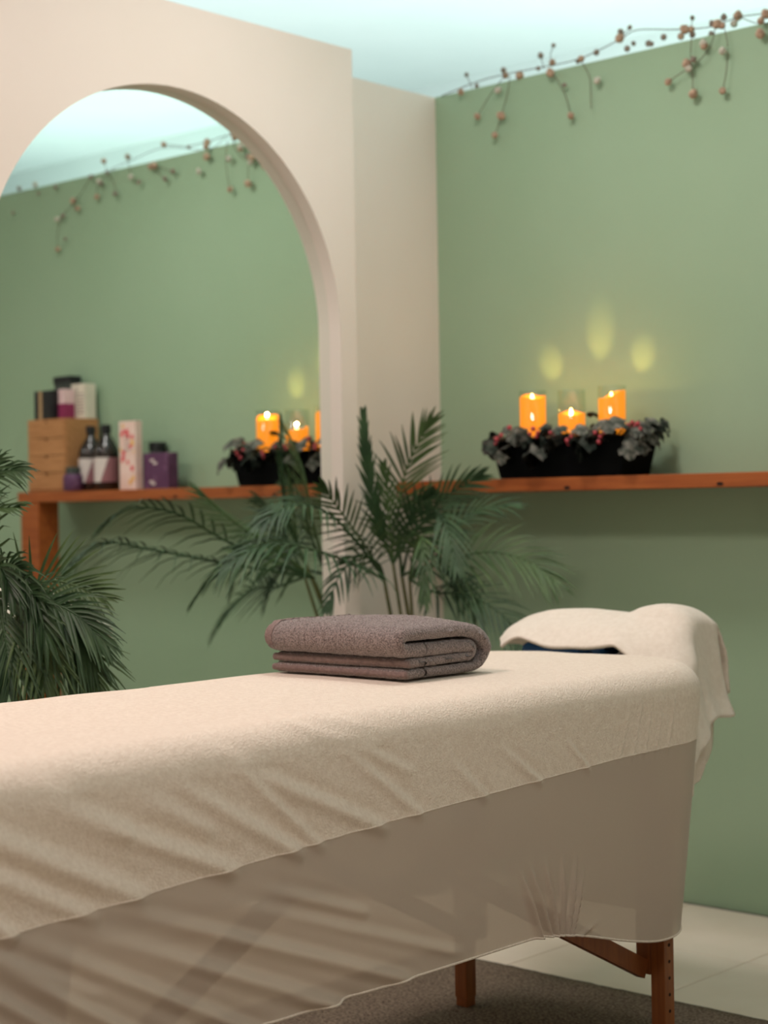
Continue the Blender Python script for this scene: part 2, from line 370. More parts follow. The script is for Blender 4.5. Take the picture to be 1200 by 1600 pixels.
def surf(u, P, ring):
    """ring: ('top', inset) | ('roll', t) | ('terry', t) | ('sheer', t)"""
    x, y, nx, ny = P
    k, t = ring
    if k == 'top': return Vector((x, y, TT))
    if k == 'roll': return Vector((x, y, TT-RO*(1-math.cos(t*math.pi/2))))
    zs = seam_z(y); zt = TT-RO; zh = hem_z(y, nx)
    z = lerp(zt, zs, t) if k == 'terry' else lerp(zs, zh, t)
    v = (zt-z)/(zt-.24)
    ex = sstep(-1.45, -1.0, y)
    x2 = x-.030*v*nx*(1 if nx > 0 else .6)
    y2 = y-.042*v**1.1*sstep(-1.25, -.98, y)
    if nx > .2 and y < -.98:
        dd = fold(y, z)*nx*(1-.0*ex); x2 += dd
        x2 += .0012*noise.noise(Vector((y*9, z*14, 3)))
    return Vector((x2, y2, z))
NT = 11; ringsT = []
insets = [.2995, .29, .27, .24, .2, .16, .12, .09, .07, .06, RO]
for i_ in insets: ringsT.append((rrect(i_), ('top', i_)))
for k in range(1, 9): a = k/8*math.pi/2; ringsT.append((rrect(RO*(1-math.sin(a))), ('roll', k/8)))
base = rrect(0)
n1, n2 = 34, 70
for k in range(1, n1+1): ringsT.append((base, ('terry', k/n1)))
ringsS = [(base, ('sheer', k/n2)) for k in range(n2+1)]
def build_rings(name, rings, m, parent, cap, wob):
    V = []; Fc = []; K = len(rings[0][0])
    for (P, rg) in rings:
        for u in range(K):
            q = surf(u, P[u], rg)
            if rg[0] in ('top', 'roll'):
                # soft unevenness of the cloth lying on the padding
                q.z += .0025*noise.noise(Vector((q.x*5, q.y*3.2, 1.3)))+.0012*noise.noise(Vector((q.x*13, q.y*9, 4.1)))
                if q.y < -1.9 and q.x < 1.02: q.z += .004*noise.noise(Vector((q.y*7, 0, 7)))
                if q.x > TX1-.10: 
                    f_ = fold(q.y, q.z-.01); q.z += f_*.5; q.x += f_*.5
            elif rg[0] == 'terry':
                q.x += .0009*noise.noise(Vector((q.y*60, q.z*60, 2)))
            V.append(q)
    for i in range(len(rings)-1):
        for u in range(K): Fc.append((i*K+u, (i+1)*K+u, (i+1)*K+(u+1) % K, i*K+(u+1) % K))
    if cap:
        nl, ns, nh = 430, 34, 30; L0 = nl+2*ns+nh
        for i in range(nl-1): Fc.append((i, i+1, L0+nl-i-1, (L0+nl-i) % K))
        Fc.append(tuple(range(nl-1, L0+2))); Fc.append(tuple(range(L0+nl, K))+(0,))
    return obj(name, V, Fc, m, parent, True), V, K
terry, TV, K = build_rings('terry_top', ringsT, m_terry, sh, True, 1)
skirt, SV, K = build_rings('sheer_skirt', ringsS, m_sheer, sh, False, 0)
skirt['label'] = 'sheer beige stretch skirt'
def loop(name, pts, r, m, parent):
    n = 5; V = []; Fc = []; K = len(pts)
    for i in range(K):
        d = (pts[(i+1) % K]-pts[i-1]).normalized(); s = d.cross(Vector((0, 0, 1))).normalized(); t = s.cross(d)
        for k in range(n): a = 2*math.pi*k/n; V.append(pts[i]+s*(r*math.cos(a))+t*(r*math.sin(a)))
    for i in range(K):
        for k in range(n): Fc.append((i*n+k, i*n+(k+1) % n, ((i+1) % K)*n+(k+1) % n, ((i+1) % K)*n+k))
    return obj(name, V, Fc, m, parent, True)
loop('seam', [TV[(len(ringsT)-1)*K+u] for u in range(K)], .0014, m_terry, terry)
loop('hem_elastic', [SV[n2*K+u] for u in range(K)], .0022, m_terry, skirt)

# ------------------------------------------------------------------ folded grey towel
TWX0, TWX1, TWY0, TWY1 = .985, 1.300, -1.620, -1.395
tw = thing('folded_towel', ((TWX0+TWX1)/2, (TWY0+TWY1)/2, TT), 'grey-brown folded terry towel lying on top of the white massage table', 'towel')
def towel():
    ly = .0215; z1 = TT+.004; yl, yr = TWY0, TWY1; th = [.018, .018, .025, .025]
    P = []
    zc = [z1+sum(th[:k])+th[k]*.5 for k in range(4)]   # layer centres, bottom first
    def seg(a, b, n):
        for k in range(n): t = k/n; P.append(Vector((0, lerp(a[0], b[0], t), lerp(a[1], b[1], t))))
    def uturn(c, r, a0, a1, n):
        for k in range(n): a = lerp(a0, a1, k/n); P.append(Vector((0, c[0]+r*1.0*math.cos(a), c[1]+r*math.sin(a))))
    h = math.pi/2
    seg((yl+.006, zc[1]), (yr-.052, zc[1]+.002), 36)
    uturn((yr-.052, (zc[1]+zc[2])/2+.001), (zc[2]-zc[1])*.5, -h, h, 12)
    seg((yr-.052, zc[2]), (yl+.008, zc[2]+.003), 40)
    uturn((yl+.006, (zc[2]+zc[3])/2+.003), (zc[3]-zc[2])*.5, -h, -3*h, 12)
    seg((yl+.008, zc[3]+.006), (yr-.034, zc[3]+.004), 40)
    uturn((yr-.034, (zc[0]+zc[3])/2+.002), (zc[3]-zc[0])*.5+.001, h, -h, 26)
    seg((yr-.034, zc[0]), (yl+.003, zc[0]), 40); P.append(Vector((0, yl+.003, zc[0])))
    K = len(P); NX = 150; V = []; Fc = []
    def hwf(c): return lerp(th[0], th[3], sstep(zc[1], zc[2], c.z))*.485
    nrm = []
    for i in range(K):
        d = (P[min(i+1, K-1)]-P[max(i-1, 0)]).normalized(); nrm.append(Vector((0, -d.z, d.y)))
    prof = [(P[i]+nrm[i]*hwf(P[i]), i, 1) for i in range(K)]
    # rounded strip ends
    prof += [(P[K-1]+(P[K-1]-P[K-2]).normalized()*hwf(P[K-1])*math.cos(a)+nrm[K-1]*hwf(P[K-1])*math.sin(a), K-1, 0) for a in (.7, 0, -.7)]
    prof += [(P[i]-nrm[i]*hwf(P[i]), i, -1) for i in range(K-1, -1, -1)]
    prof += [(P[0]+(P[0]-P[1]).normalized()*hwf(P[0])*math.cos(a)-nrm[0]*hwf(P[0])*math.sin(a), 0, 0) for a in (.7, 0, -.7)]
    KP = len(prof)
    for j in range(NX+1):
        t = j/NX; x = lerp(TWX0, TWX1, t)
        e = min(t, 1-t)*(TWX1-TWX0)          # distance from the ends
        rnd = math.sqrt(max(0, 1-max(0, 1-e/.013)**2)) if e < .013 else 1
        shrink = .04+.96*rnd
        for (q, i, s) in prof:
            c = P[i]; v = c+(q-c)*shrink
            top = sstep(zc[1], zc[3], c.z)
            # overall sag and slant: upper bundle swells towards the middle, overhangs at its left
            dx = -.014*top*(1-t)+.004*top*t
            top3 = sstep(zc[2]+.004, zc[3], c.z); mid = sstep(zc[1], zc[2], c.z)
            sag = .009*math.sin(math.pi*t)**.8*top3*sstep(TWY0-.02, TWY0+.06, c.y) + .003*top3*noise.noise(Vector((x*9, c.y*9, 0))) + .0035*mid*noise.noise(Vector((x*11, c.y*6, 8))) - .0015*mid
            dy = .006*noise.noise(Vector((x*8, c.z*20, 5)))*(1 if i > 20 else .6) + (.010*(1-top)*t if c.y < TWY0+.05 else 0)
            v = Vector((x+dx, v.y+dy-.010*top*sstep(.6, 0, t)*0, v.z+sag-(.010*t*top if c.y > TWY1-.09 else 0)*sstep(TWY1-.09, TWY1, c.y)))
            fz = noise.noise(Vector((v.x*330, v.y*330, v.z*330)))*.0016+noise.noise(Vector((v.x*120, v.y*120, v.z*120)))*.0010
            dirn = (q-c).normalized() if (q-c).length > 0 else Vector((0, 0, 1))
            v = v+dirn*fz
            if v.z < TT+.0035: v.z = TT+.0035
            V.append(v)
    for j in range(NX):
        for k in range(KP): Fc.append((j*KP+k, j*KP+(k+1) % KP, (j+1)*KP+(k+1) % KP, (j+1)*KP+k))
    # end caps: strip between the two sides
    idx = {}
    for k, (q, i, s) in enumerate(prof):
        if s: idx[(i, s)] = k
    for j, fl in ((0, 0), (NX, 1)):
        for i in range(K-1):
            f4 = (j*KP+idx[(i, 1)], j*KP+idx[(i+1, 1)], j*KP+idx[(i+1, -1)], j*KP+idx[(i, -1)])
            Fc.append(f4 if fl else f4[::-1])
    o = obj('folded_cloth', V, Fc, m_grey, tw, True)
    # loose terry loops standing off the cloth
    rp = random.Random(5); VP = []; FP = []
    quads = [(j*KP+k, j*KP+(k+1) % KP, (j+1)*KP+(k+1) % KP, (j+1)*KP+k) for j in range(12, NX) for k in range(KP)]
    areas = []; acc = 0
    for q in quads:
        acc += (V[q[1]]-V[q[0]]).cross(V[q[3]]-V[q[0]]).length; areas.append(acc)
    import bisect
    for _ in range(70000):
        q = quads[bisect.bisect(areas, rp.uniform(0, acc*.9999))]; a_, b_ = rp.random(), rp.random()
        e1, e2 = V[q[1]]-V[q[0]], V[q[3]]-V[q[0]]; c_ = V[q[0]]+e1*a_+e2*b_; nn = e1.cross(e2)
        if nn.length < 1e-12: continue
        nn.normalize(); t1 = Vector((rp.gauss(0, 1), rp.gauss(0, 1), rp.gauss(0, 1))); t1 = (t1-nn*t1.dot(nn)).normalized(); t2 = nn.cross(t1)
        h_ = rp.uniform(.0012, .0026); w_ = .00045; up_ = (nn+t1*rp.uniform(.2, 1.1)).normalized()
        p3 = c_+up_*h_
        if p3.z < TT+.003: continue
        b0 = len(VP); VP += [c_-t2*w_, c_+t2*w_, p3]; FP.append((b0, b0+1, b0+2))
    pile = obj('terry_pile', VP, FP, m_grey, tw, False); pile['kind'] = 'stuff'
    # woven border band across the left end of the top layer and the hem of the lowest layers
    i0 = 36+12+40+12; i1 = i0+40
    VB = []; FB = []; cnt = 0
    js = range(3, 13)
    for j in js:
        cnt += 1
        for i in range(i0-8, i1): 
            k = idx[(i, 1)]; q = V[j*KP+k]; c = P[i]
            dn = nrm[i]; VB.append(q+Vector((0, dn.y, dn.z))*.0012)
    W = i1-i0+8
    for a in range(cnt-1):
        for i in range(W-1): FB.append((a*W+i, a*W+i+1, (a+1)*W+i+1, (a+1)*W+i))
    obj('woven_border', VB, FB, m_border, tw, True)
    # stitched hems at the open ends of the two lower layers
    for ci in (0, K-1):
        pts = []
        for j in range(0, NX+1, 2):
            a = V[j*KP+idx[(ci, 1)]]; b_ = V[j*KP+idx[(ci, -1)]]
            pts.append((a+b_)/2+Vector((0, -.004, .0)))
        VV, FF = tube(pts, .0066 if ci == 0 else .0060, 10)
        obj('hem', VV, FF, m_border, tw, True)
towel()

# ------------------------------------------------------------------ face cradle and draped white towel
fc = thing('face_cradle', (1.23, -.76, .74), 'navy blue horseshoe face cradle plugged into the head end of the massage table', 'face cradle')
def horseshoe():
    V = []; Fc = []; n = 40; m = 14
    for i in range(n+1):
        a = lerp(math.radians(-70), math.radians(250), i/n)
        c = Vector((1.185+.085*math.cos(a), -.738+.088*math.sin(a), .733)); rd = Vector((math.cos(a), math.sin(a), 0))
        e = 1 if 0 < i < n else .5
        for k in range(m):
            b = 2*math.pi*k/m; V.append(c+rd*(.040*math.cos(b)*e)+Vector((0, 0, .026*math.sin(b)*e)))
    for i in range(n):
        for k in range(m): Fc.append((i*m+k, i*m+(k+1) % m, (i+1)*m+(k+1) % m, (i+1)*m+k))
    Fc.append(tuple(range(m))); Fc.append(tuple(n*m+k for k in range(m-1, -1, -1)))
    obj('cushion', V, Fc, m_navy, fc, True)
    boxo('side_wing', (.955, -.868, .704), (1.11, -.74, .734), m_navy, fc, .015)
horseshoe()
boxo('platform', (1.10, -.84, .688), (1.27, -.66, .704), m_legwood, fc, .004)
for x in (1.14, 1.24):
    V, Fc = tube([Vector((x, -.97, .64)), Vector((x, -.90, .645)), Vector((x, -.84, .66)), Vector((x, -.80, .687))], .007, 8); obj('support_rod', V, Fc, m_tin, fc, True)
def drape():
    # stations along the towel: (front x,z), (ridge x,z), drop of the back
    fr = [(783, 1011), (797, 1001), (812, 997), (834, 1004), (858, 1011), (905, 1014), (938, 1011), (956, 1008), (968, 1014), (982, 1026), (1000, 1042), (1022, 1056), (1044, 1070), (1060, 1090), (1068, 1125), (1074, 1165), (1078, 1200)]
    rd = [(784, 1003), (800, 984), (826, 967), (846, 959), (868, 955), (914, 953), (950, 957), (976, 960), (990, 957), (1006, 950), (1032, 948), (1058, 952), (1077, 965), (1085, 984), (1090, 1022), (1098, 1078), (1114, 1124)]
    bk = [.66, .655, .65, .65, .65, .65, .65, .65, .65, .65, .65, .645, .63, .60, .56, .52, .49]
    rows = []
    for i in range(len(fr)):
        f_ = at(*fr[i], 1, -.900); r_ = at(*rd[i], 1, -.775)
        s = i/(len(fr)-1)
        m1 = f_.lerp(r_, .33)+Vector((0, .000, .012)); m2 = f_.lerp(r_, .70)+Vector((0, 0, .010))
        if i > 12: m1 = f_.lerp(r_, .33)+Vector((.010, 0, 0)); m2 = f_.lerp(r_, .7)+Vector((.008, 0, 0))
        b1 = r_+Vector((0, .07, -.008)); b2 = r_+Vector((-.004, .115, -.035)); b3 = Vector((r_.x, r_.y+.14, lerp(r_.z, bk[i], .6))); b4 = Vector((r_.x, r_.y+.145, min(bk[i], r_.z-.02)))
        if i > 12: b1 = r_+Vector((-.002, .06, -.002)); b2 = r_+Vector((-.012, .10, -.004)); b3 = r_+Vector((-.04, .13, -.006)); b4 = r_+Vector((-.08, .14, -.01))
        rows.append(catmull([f_, m1, m2, r_, b1, b2, b3, b4], 6))
    K = len(rows[0]); cols = []
    for k in range(K): cols.append(catmull([rows[i][k] for i in range(len(rows))], 6))
    NU = len(cols[0]); V = []; Fc = []
    for i in range(NU):
        for k in range(K):
            q = cols[k][i].copy(); q += Vector((0, 0, 1))*.004*noise.noise(q*14)+Vector((1, 0, 0))*.003*noise.noise(q*22)
            if i > NU*.7: q.x += .004*math.sin(k*.75+.5)*sstep(NU*.7, NU, i)
            V.append(q)
    for i in range(NU-1):
        for k in range(K-1): Fc.append((i*K+k, (i+1)*K+k, (i+1)*K+k+1, i*K+k+1))
    return V, Fc, NU, K
V, Fc, NU, KK = drape()
dt = thing('draped_towel', (1.23, -.76, .80), 'off-white towel draped over the navy face cradle at the table end', 'towel')
o = obj('cloth', V, Fc, m_towelw, dt, True)
md = o.modifiers.new('thickness', 'SOLIDIFY'); md.thickness = .007; md.offset = 0
# hanging second fold below the tip, behind the table corner
rows = []
for (px, py), (qx, qy) in zip([(1058, 1085), (1066, 1130), (1072, 1175), (1074, 1215), (1074, 1250)], [(1090, 1070), (1100, 1120), (1101, 1160), (1099, 1190), (1091, 1212)]):
    a = at(px, py, 1, -.87); c = at(qx, qy, 1, -.80)
    rows.append([a.lerp(c, t/10)+Vector((.006*math.sin(t*.9), 0, 0)) for t in range(11)]+[c+Vector((-.008*k, .02*k, .004*k)) for k in range(1, 5)])
cols = [catmull([r[k] for r in rows], 5) for k in range(15)]
V = []; Fc = []; n = len(cols[0])
for i in range(n):
    for k in range(15): V.append(cols[k][i])
for i in range(n-1):
    for k in range(14): Fc.append((i*15+k, (i+1)*15+k, (i+1)*15+k+1, i*15+k+1))
o = obj('hanging_fold', V, Fc, m_towelw, dt, True)
md = o.modifiers.new('thickness', 'SOLIDIFY'); md.thickness = .006; md.offset = 0
# fringed hem at the tip
a, c = at(1117, 1120, 1, -.775), at(1099, 1139, 1, -.80)
for k in range(7):
    q = a.lerp(c, k/6); V, Fc = tube([q+Vector((-.006, 0, .006)), q+Vector((.0, 0, -.001)), q+Vector((.003, 0, -.007))], .0014, 5)
    obj('fringe', V, Fc, m_towelw, dt, True)

# ------------------------------------------------------------------ wall shelf
SY, SZ0, SZ1 = -.20, 1.060, 1.0945
sf = thing('wall_shelf', (.9, -.1, 1.06), 'long orange-brown wooden shelf along the green wall, on a square post', 'shelf')
boxo('plank', (.004, SY, SZ0), (1.885, -.002, SZ1), m_wood, sf, .002)
boxo('post', (1.768, SY+.002, .0005), (1.870, -.112, SZ0-.0005), m_wood, sf, .002)
for (px, py) in [(886, 762), (1125, 756)]:
    q = at(px, py, 1, SY); V, Fc = lathe([(.006, 0), (.006, .0012)], 12)
    obj('knot', [Vector((q.x+v[0]*1.6, SY-v[2]+.0004, q.z+v[1]*.8)) for v in V], Fc, m_hole, sf)

# ------------------------------------------------------------------ planter, candles, leaf wreath
pl = thing('planter_box', (.565, -.13, SZ1), 'black tapered planter box holding candles and frosted leaves on the shelf', 'planter')
PB = (.372, .756, -.193, -.067); PT = (.352, .774, -.205, -.055); PZ = SZ1+.0005; PH = .100
bm = bmesh.new()
def ringv(r, z): return [bm.verts.new(v) for v in ((r[0], r[2], z), (r[1], r[2], z), (r[1], r[3], z), (r[0], r[3], z))]
def shrink(r, s): return (r[0]+s, r[1]-s, r[2]+s, r[3]-s)
rgs = [ringv(PB, PZ), ringv(PT, PZ+PH-.012), ringv(shrink(PT, -.004), PZ+PH-.012), ringv(shrink(PT, -.004), PZ+PH), ringv(shrink(PT, .006), PZ+PH), ringv(shrink(PB, .006), PZ+.008)]
for a in range(len(rgs)-1):
    for k in range(4): bm.faces.new((rgs[a][k], rgs[a][(k+1) % 4], rgs[a+1][(k+1) % 4], rgs[a+1][k]))
bm.faces.new(rgs[0]); bm.faces.new(rgs[-1])
bmobj('box', bm, m_black, pl)
boxo('moss_bed', (PB[0]+.012, PB[2]+.012, PZ+.009), (PB[1]-.012, PB[3]-.012, PZ+.06), m_soil, pl, .004)
CY = -.132
CAND = [(.436, .0345, 1.318, 1.328, 0, 'tallest lit orange pillar candle in clear glass at the corner end of the planter'),
        (.563, .0345, 1.268, 1.322, 0, 'short lit orange candle in tall clear glass, middle one in the planter'),
        (.690, .0345, 1.315, 1.326, 1, 'lit orange candle with a slanted melted top, at the right of the planter')]
for ci, (cx, r, zw, zg, slant, lab) in enumerate(CAND):
    zb = PZ+.061
    c = thing('candle', (cx, CY, zb), lab, 'candle', 'glass candles in the black planter')
    n = 32; V = []; Fc = []
    prof = [(r*.97, 0), (r, .006), (r, .99), (r*.97, 1.0), (r*.80, .985), (r*.55, .93), (r*.25, .90), (.002, .895)]
    hh = zw-zb-.0015
    for (rr_, t) in prof:
        for k in range(n):
            a = 2*math.pi*k/n; z = t*hh if t > .5 else t
            if t > .9:
                z -= (.013*(1+math.cos(a+.9))*.5 if not slant else .024*(1+math.cos(a+2.2))*.5)
                z += .0025*math.sin(3*a+ci)
            V.append((cx+rr_*math.cos(a), CY+rr_*math.sin(a), zb+.002+z))
    for i in range(len(prof)-1):
        for k in range(n): Fc.append((i*n+k, i*n+(k+1) % n, (i+1)*n+(k+1) % n, (i+1)*n+k))
    Fc.append(tuple(range(n-1, -1, -1))); Fc.append(tuple((len(prof)-1)*n+k for k in range(n)))
    obj('wax', V, Fc, m_wax, c, True)
    zf = zb+hh*.90-(.006 if not slant else .014)
    V, Fc = lathe([(.001, 0), (.0012, .008)], 6, (cx, CY, zf)); obj('wick', V, Fc, m_wick, c)
    V, Fc = lathe([(.001, 0), (.0042, .003), (.0052, .006), (.0040, .011), (.0018, .016), (.0003, .019)], 12, (cx, CY-.002, zf+.006)); obj('flame', V, Fc, m_flame, c, True)
    go = r+.0022; V, Fc = lathe([(go, .0), (go, zg-zb), (go-.0016, zg-zb), (go-.0016, .001)], 32, (cx, CY, zb)); Fc = Fc[:-2]
    obj('glass', V, Fc, m_glass, c, True)
    l = bpy.data.lights.new('candle_glow', 'POINT'); l.energy = .20; l.color = (1, .55, .15); l.shadow_soft_size = .004
    lo_ = bpy.data.objects.new('candle_glow', l); COL.objects.link(lo_); lo_.parent = c; lo_.location = (0, -.002, zf+.028-zb)
    # the flickering LED throws a narrow tongue of light up the wall
    l = bpy.data.lights.new('candle_beam', 'SPOT'); l.energy = (.62, 1.6, .70)[ci]; l.color = (1, .62, .15); l.spot_size = math.radians((36, 28, 34)[ci]); l.spot_blend = 1; l.shadow_soft_size = .003
    so = bpy.data.objects.new('candle_beam', l); COL.objects.link(so); so.parent = c; so.location = (0, .0, zf+.034-zb)
    aim = at(*((862, 570), (938, 526), (1004, 556))[ci], 1, 0.)
    so.rotation_euler = (aim-c.location-so.location).to_track_quat('-Z', 'Y').to_euler()

def leafmesh(size, kind):
    """lobed ivy-like leaf, cupped, with thickness; stem at the origin, tip along +y"""
    out = []; n = 30
    for k in range(n+1):
        t = k/n; a = lerp(-math.pi*.93, math.pi*.93, t)
        r = .55+.22*abs(math.cos(2.5*a))+.10*math.cos(a)+.05*math.cos(13*a)
        out.append((r*math.sin(a)*.62, .42+r*math.cos(a)*.62))
    bm = bmesh.new(); c = bm.verts.new((0, .42*size, .012))
    vs = [bm.verts.new((x*size, y*size, -.26*size*(x*x*1.6+max(0, y-.5)**2*.7)+.004*math.sin(9*x+7*y))) for x, y in out]
    for k in range(n): bm.faces.new((c, vs[k+1], vs[k]))
    bm.faces.new((c, vs[0], vs[n]))
    ret = bmesh.ops.solidify(bm, geom=bm.faces[:], thickness=.0012)
    me = bpy.data.meshes.new('leaf'); bmesh.ops.recalc_face_normals(bm, faces=bm.faces); bm.to_mesh(me); bm.free()
    return me
wr = thing('leaf_wreath', (.565, -.13, PZ+.062), 'frosted grey-green artificial ivy with red berries spilling from the black planter', 'wreath')
lm = [leafmesh(.070, 0), leafmesh(.062, 0), leafmesh(.054, 0)]
lm[0].materials.append(m_leafg); lm[1].materials.append(m_leafg); lm[2].materials.append(m_leafd)
# visible leaves by the place they hang at: (x, y, z of leaf centre, size index, hanging 0..1, spin)
LEAF = []
def addleaf(px, py, y, k, hang, spin, sc_=1):
    q = at(px, py, 1, y); LEAF.append((q, k, hang, spin, sc_))
for a in [(770, 698, -.222, 2, .9, .2, .9), (784, 705, -.226, 1, 1, -.1, 1.1), (810, 678, -.224, 0, .6, .3, 1), (834, 706, -.226, 0, 1, 0, 1.1), (866, 688, -.222, 1, .75, -.4, 1.1), (912, 698, -.226, 2, 1, -.35, 1.5),
          (908, 670, -.215, 1, .4, .5, .9), (940, 662, -.18, 1, .3, -.6, .9), (958, 660, -.215, 0, .5, .1, 1.2), (984, 700, -.222, 1, 1, .5, 1.0), (1002, 694, -.16, 1, .9, 1.1, 1.0), (1006, 666, -.13, 1, .5, .8, 1.1),
          (1032, 670, -.07, 2, .6, 1.3, 1.2), (1020, 660, -.08, 1, .4, 1.0, 1.0), (1040, 664, -.05, 2, .7, 1.2, .9), (1012, 684, -.12, 2, .9, 1.2, .9), (796, 674, -.19, 1, .4, .8, .9), (776, 684, -.17, 2, .5, 1.2, .9), (852, 668, -.16, 2, .3, .2, .8), (926, 648, -.15, 2, -.3, .2, .7), (876, 672, -.205, 2, .4, -.2, .8), (845, 690, -.215, 2, .9, .5, .8), (975, 668, -.17, 2, .2, .4, .9), (926, 682, -.222, 1, .9, .3, .8), (994, 676, -.17, 1, .5, .7, .8), (897, 690, -.222, 2, .9, .2, .7), (822, 690, -.222, 2, .9, -.3, .8)]: addleaf(*a)
for k in range(26):     # the far side and the inside, seen in the mirror and from aside
    x = random.uniform(.37, .77); y = random.choice([-.055, -.06, -.08, -.17, -.19]); LEAF.append((Vector((x, y, PZ+PH+random.uniform(-.012, .03))), random.randrange(3), random.uniform(.2, .8), random.uniform(-1, 1), random.uniform(.7, 1.1)))
for s in range(6): LEAF.append((Vector((.792, -.19+.024*s, PZ+PH-.01+.012*(s % 2))), s % 3, .8, 1.4, .9)); LEAF.append((Vector((.336, -.19+.03*s*.8, PZ+PH-.015+.01*(s % 2))), s % 3, .8, 1.4, .95))
for (q, k, hang, spin, s_) in LEAF:
    o = bpy.data.objects.new('leaf', lm[k]); COL.objects.link(o); o.parent = wr
    back = q.y > -.10
    # leaf tip direction: out of the box and down
    rot = Matrix.Rotation(math.pi if not back else 0, 4, 'Z') @ Matrix.Rotation(spin*(1 if not back else -1), 4, 'Z') @ Matrix.Rotation(-hang*1.35+random.uniform(-.2, .2), 4, 'X')
    tip = rot @ Vector((0, .42*.062*s_, 0))
    o.matrix_parent_inverse = Matrix.Identity(4)
    o.matrix_basis = Matrix.Translation(q-tip-wr.location) @ rot @ Matrix.Scale(s_, 4)
bmv = bmesh.new(); bmesh.ops.create_icosphere(bmv, subdivisions=2, radius=.0062); bme = bpy.data.meshes.new('berry'); bmv.to_mesh(bme); bmv.free(); bme.materials.append(m_berry)
bme.polygons.foreach_set('use_smooth', [True]*len(bme.polygons))
BER = [(776, 686), (783, 680), (774, 694), (833, 670), (828, 678), (840, 676), (838, 682), (860, 676), (866, 682), (886, 688), (893, 682), (889, 693), (930, 676), (938, 682), (944, 676), (926, 684), (936, 690), (982, 664), (988, 660), (992, 666), (985, 670), (996, 662), (1000, 670), (796, 668)]
for (px, py) in BER:
    q = at(px, py, 1, (-.224 if px < 975 else -.16)+random.uniform(-.006, .006)); o = bpy.data.objects.new('berry', bme); COL.objects.link(o); o.parent = wr; o.location = q-wr.location; o.scale = [random.uniform(.8, 1.15)]*3
for k in range(16):
    q = Vector((random.uniform(.38, .76), random.uniform(-.075, -.05), PZ+PH+random.uniform(.0, .02))); o = bpy.data.objects.new('berry', bme); COL.objects.link(o); o.parent = wr; o.location = q-wr.location
for y, ph in ((-.20, 0), (-.065, 2)):
    pts = [Vector((lerp(.35, .775, t/40), y+.01*math.sin(t*.9+ph), PZ+PH+.006+.006*math.sin(t*1.3+ph))) for t in range(41)]
    V, Fc = tube(pts, .0032, 5); obj('vine', V, Fc, m_twig, wr, True)
for k in range(9):
    x = lerp(.40, .74, k/8); V, Fc = tube([Vector((x, -.13, PZ+.055)), Vector((x+.01, -.165, PZ+.085)), Vector((x+.004, -.20, PZ+PH+.006))], .002, 5); obj('vine', V, Fc, m_twig, wr, True)

# ------------------------------------------------------------------ things on the right end of the shelf (seen in the mirror)
def mx(px, py, y):
    q = at(px, py, 1, y); return (2*XM-q.x, q.z)
Z = SZ1+.0006
# drawer chest
dx0, dx1, dy0, dy1, dz1 = 1.655, 1.872, -.160, -.022, 1.346
ch = thing('drawer_chest', ((dx0+dx1)/2, (dy0+dy1)/2, Z), 'small plywood chest of four drawers at the post end of the shelf', 'drawer chest')
bm = bmesh.new(); t_ = .006
box(bm, (dx0, dy0, Z), (dx0+t_, dy1, dz1)); box(bm, (dx1-t_, dy0, Z), (dx1, dy1, dz1)); box(bm, (dx0+t_, dy0, dz1-t_), (dx1-t_, dy1, dz1)); box(bm, (dx0+t_, dy0, Z), (dx1-t_, dy1, Z+t_)); box(bm, (dx0+t_, dy1-t_, Z+t_), (dx1-t_, dy1, dz1-t_))
bmobj('body', bm, m_kraft, ch)
dh = (dz1-Z-2*t_)/4
for k in range(4):
    z0 = Z+t_+k*dh+.001; z1 = z0+dh-.002; xa, xb = dx0+t_+.001, dx1-t_-.001; xc = (xa+xb)/2; rn = .010
    # drawer front with a half-round finger notch
    pr = [(xa, z0), (xb, z0), (xb, z1)]+[(xc+rn*math.cos(a), z1-rn*math.sin(a)) for a in [math.pi*i/8 for i in range(9)]]+[(xa, z1)]
    n = len(pr); V = [(x, dy0-.004, z) for x, z in pr]+[(x, dy0+.004, z) for x, z in pr]
    Fc = [tuple(range(n)), tuple(range(2*n-1, n-1, -1))]+[(i, i+n, (i+1) % n+n, (i+1) % n) for i in range(n)]
    dr = obj('drawer', V, Fc, m_kraft, ch)
    boxo('drawer_tray', (xa+.002, dy0+.0045, z0+.001), (xb-.002, dy1-t_-.002, z1-.002), m_hole, dr)
Z2 = dz1+.0005
def carton(name, x0, x1, y0, y1, z0, z1, m, label, cat='box', group=None):
    t = thing(name, ((x0+x1)/2, (y0+y1)/2, z0), label, cat, group); boxo('carton', (x0, y0, z0), (x1, y1, z1), m, t, .0015); return t
t = carton('gift_box', 1.757, 1.858, -.142, -.080, Z2, 1.447, m_tin, 'low black box with a tan band on the drawer chest'); boxo('band', (1.812, -.1435, Z2+.001), (1.830, -.142, 1.446), m_tan, t)
t = carton('gift_box', 1.746, 1.838, -.070, -.026, Z2, 1.498, m_charc, 'tall charcoal box standing at the back of the drawer chest'); boxo('lid', (1.744, -.072, 1.476), (1.840, -.024, 1.4995), m_tin, t)
t = carton('gift_box', 1.716, 1.752, -.118, -.076, Z2, 1.450, m_pinkc, 'slim pale pink box with a magenta base on the drawer chest'); boxo('colour_band', (1.7155, -.1185, Z2+.0005), (1.7525, -.0755, 1.400), m_magenta, t)
t = carton('gift_box', 1.660, 1.738, -.072, -.026, Z2, 1.468, m_cream, 'white carton with faint grey print on the drawer chest')
boxo('printed_strip', (1.706, -.0725, Z2+.01), (1.710, -.072, 1.46), m_print, t)
for k in range(7): boxo('printed_line', (1.668, -.0725, 1.365+k*.011), (1.700, -.072, 1.368+k*.011), m_print, t)
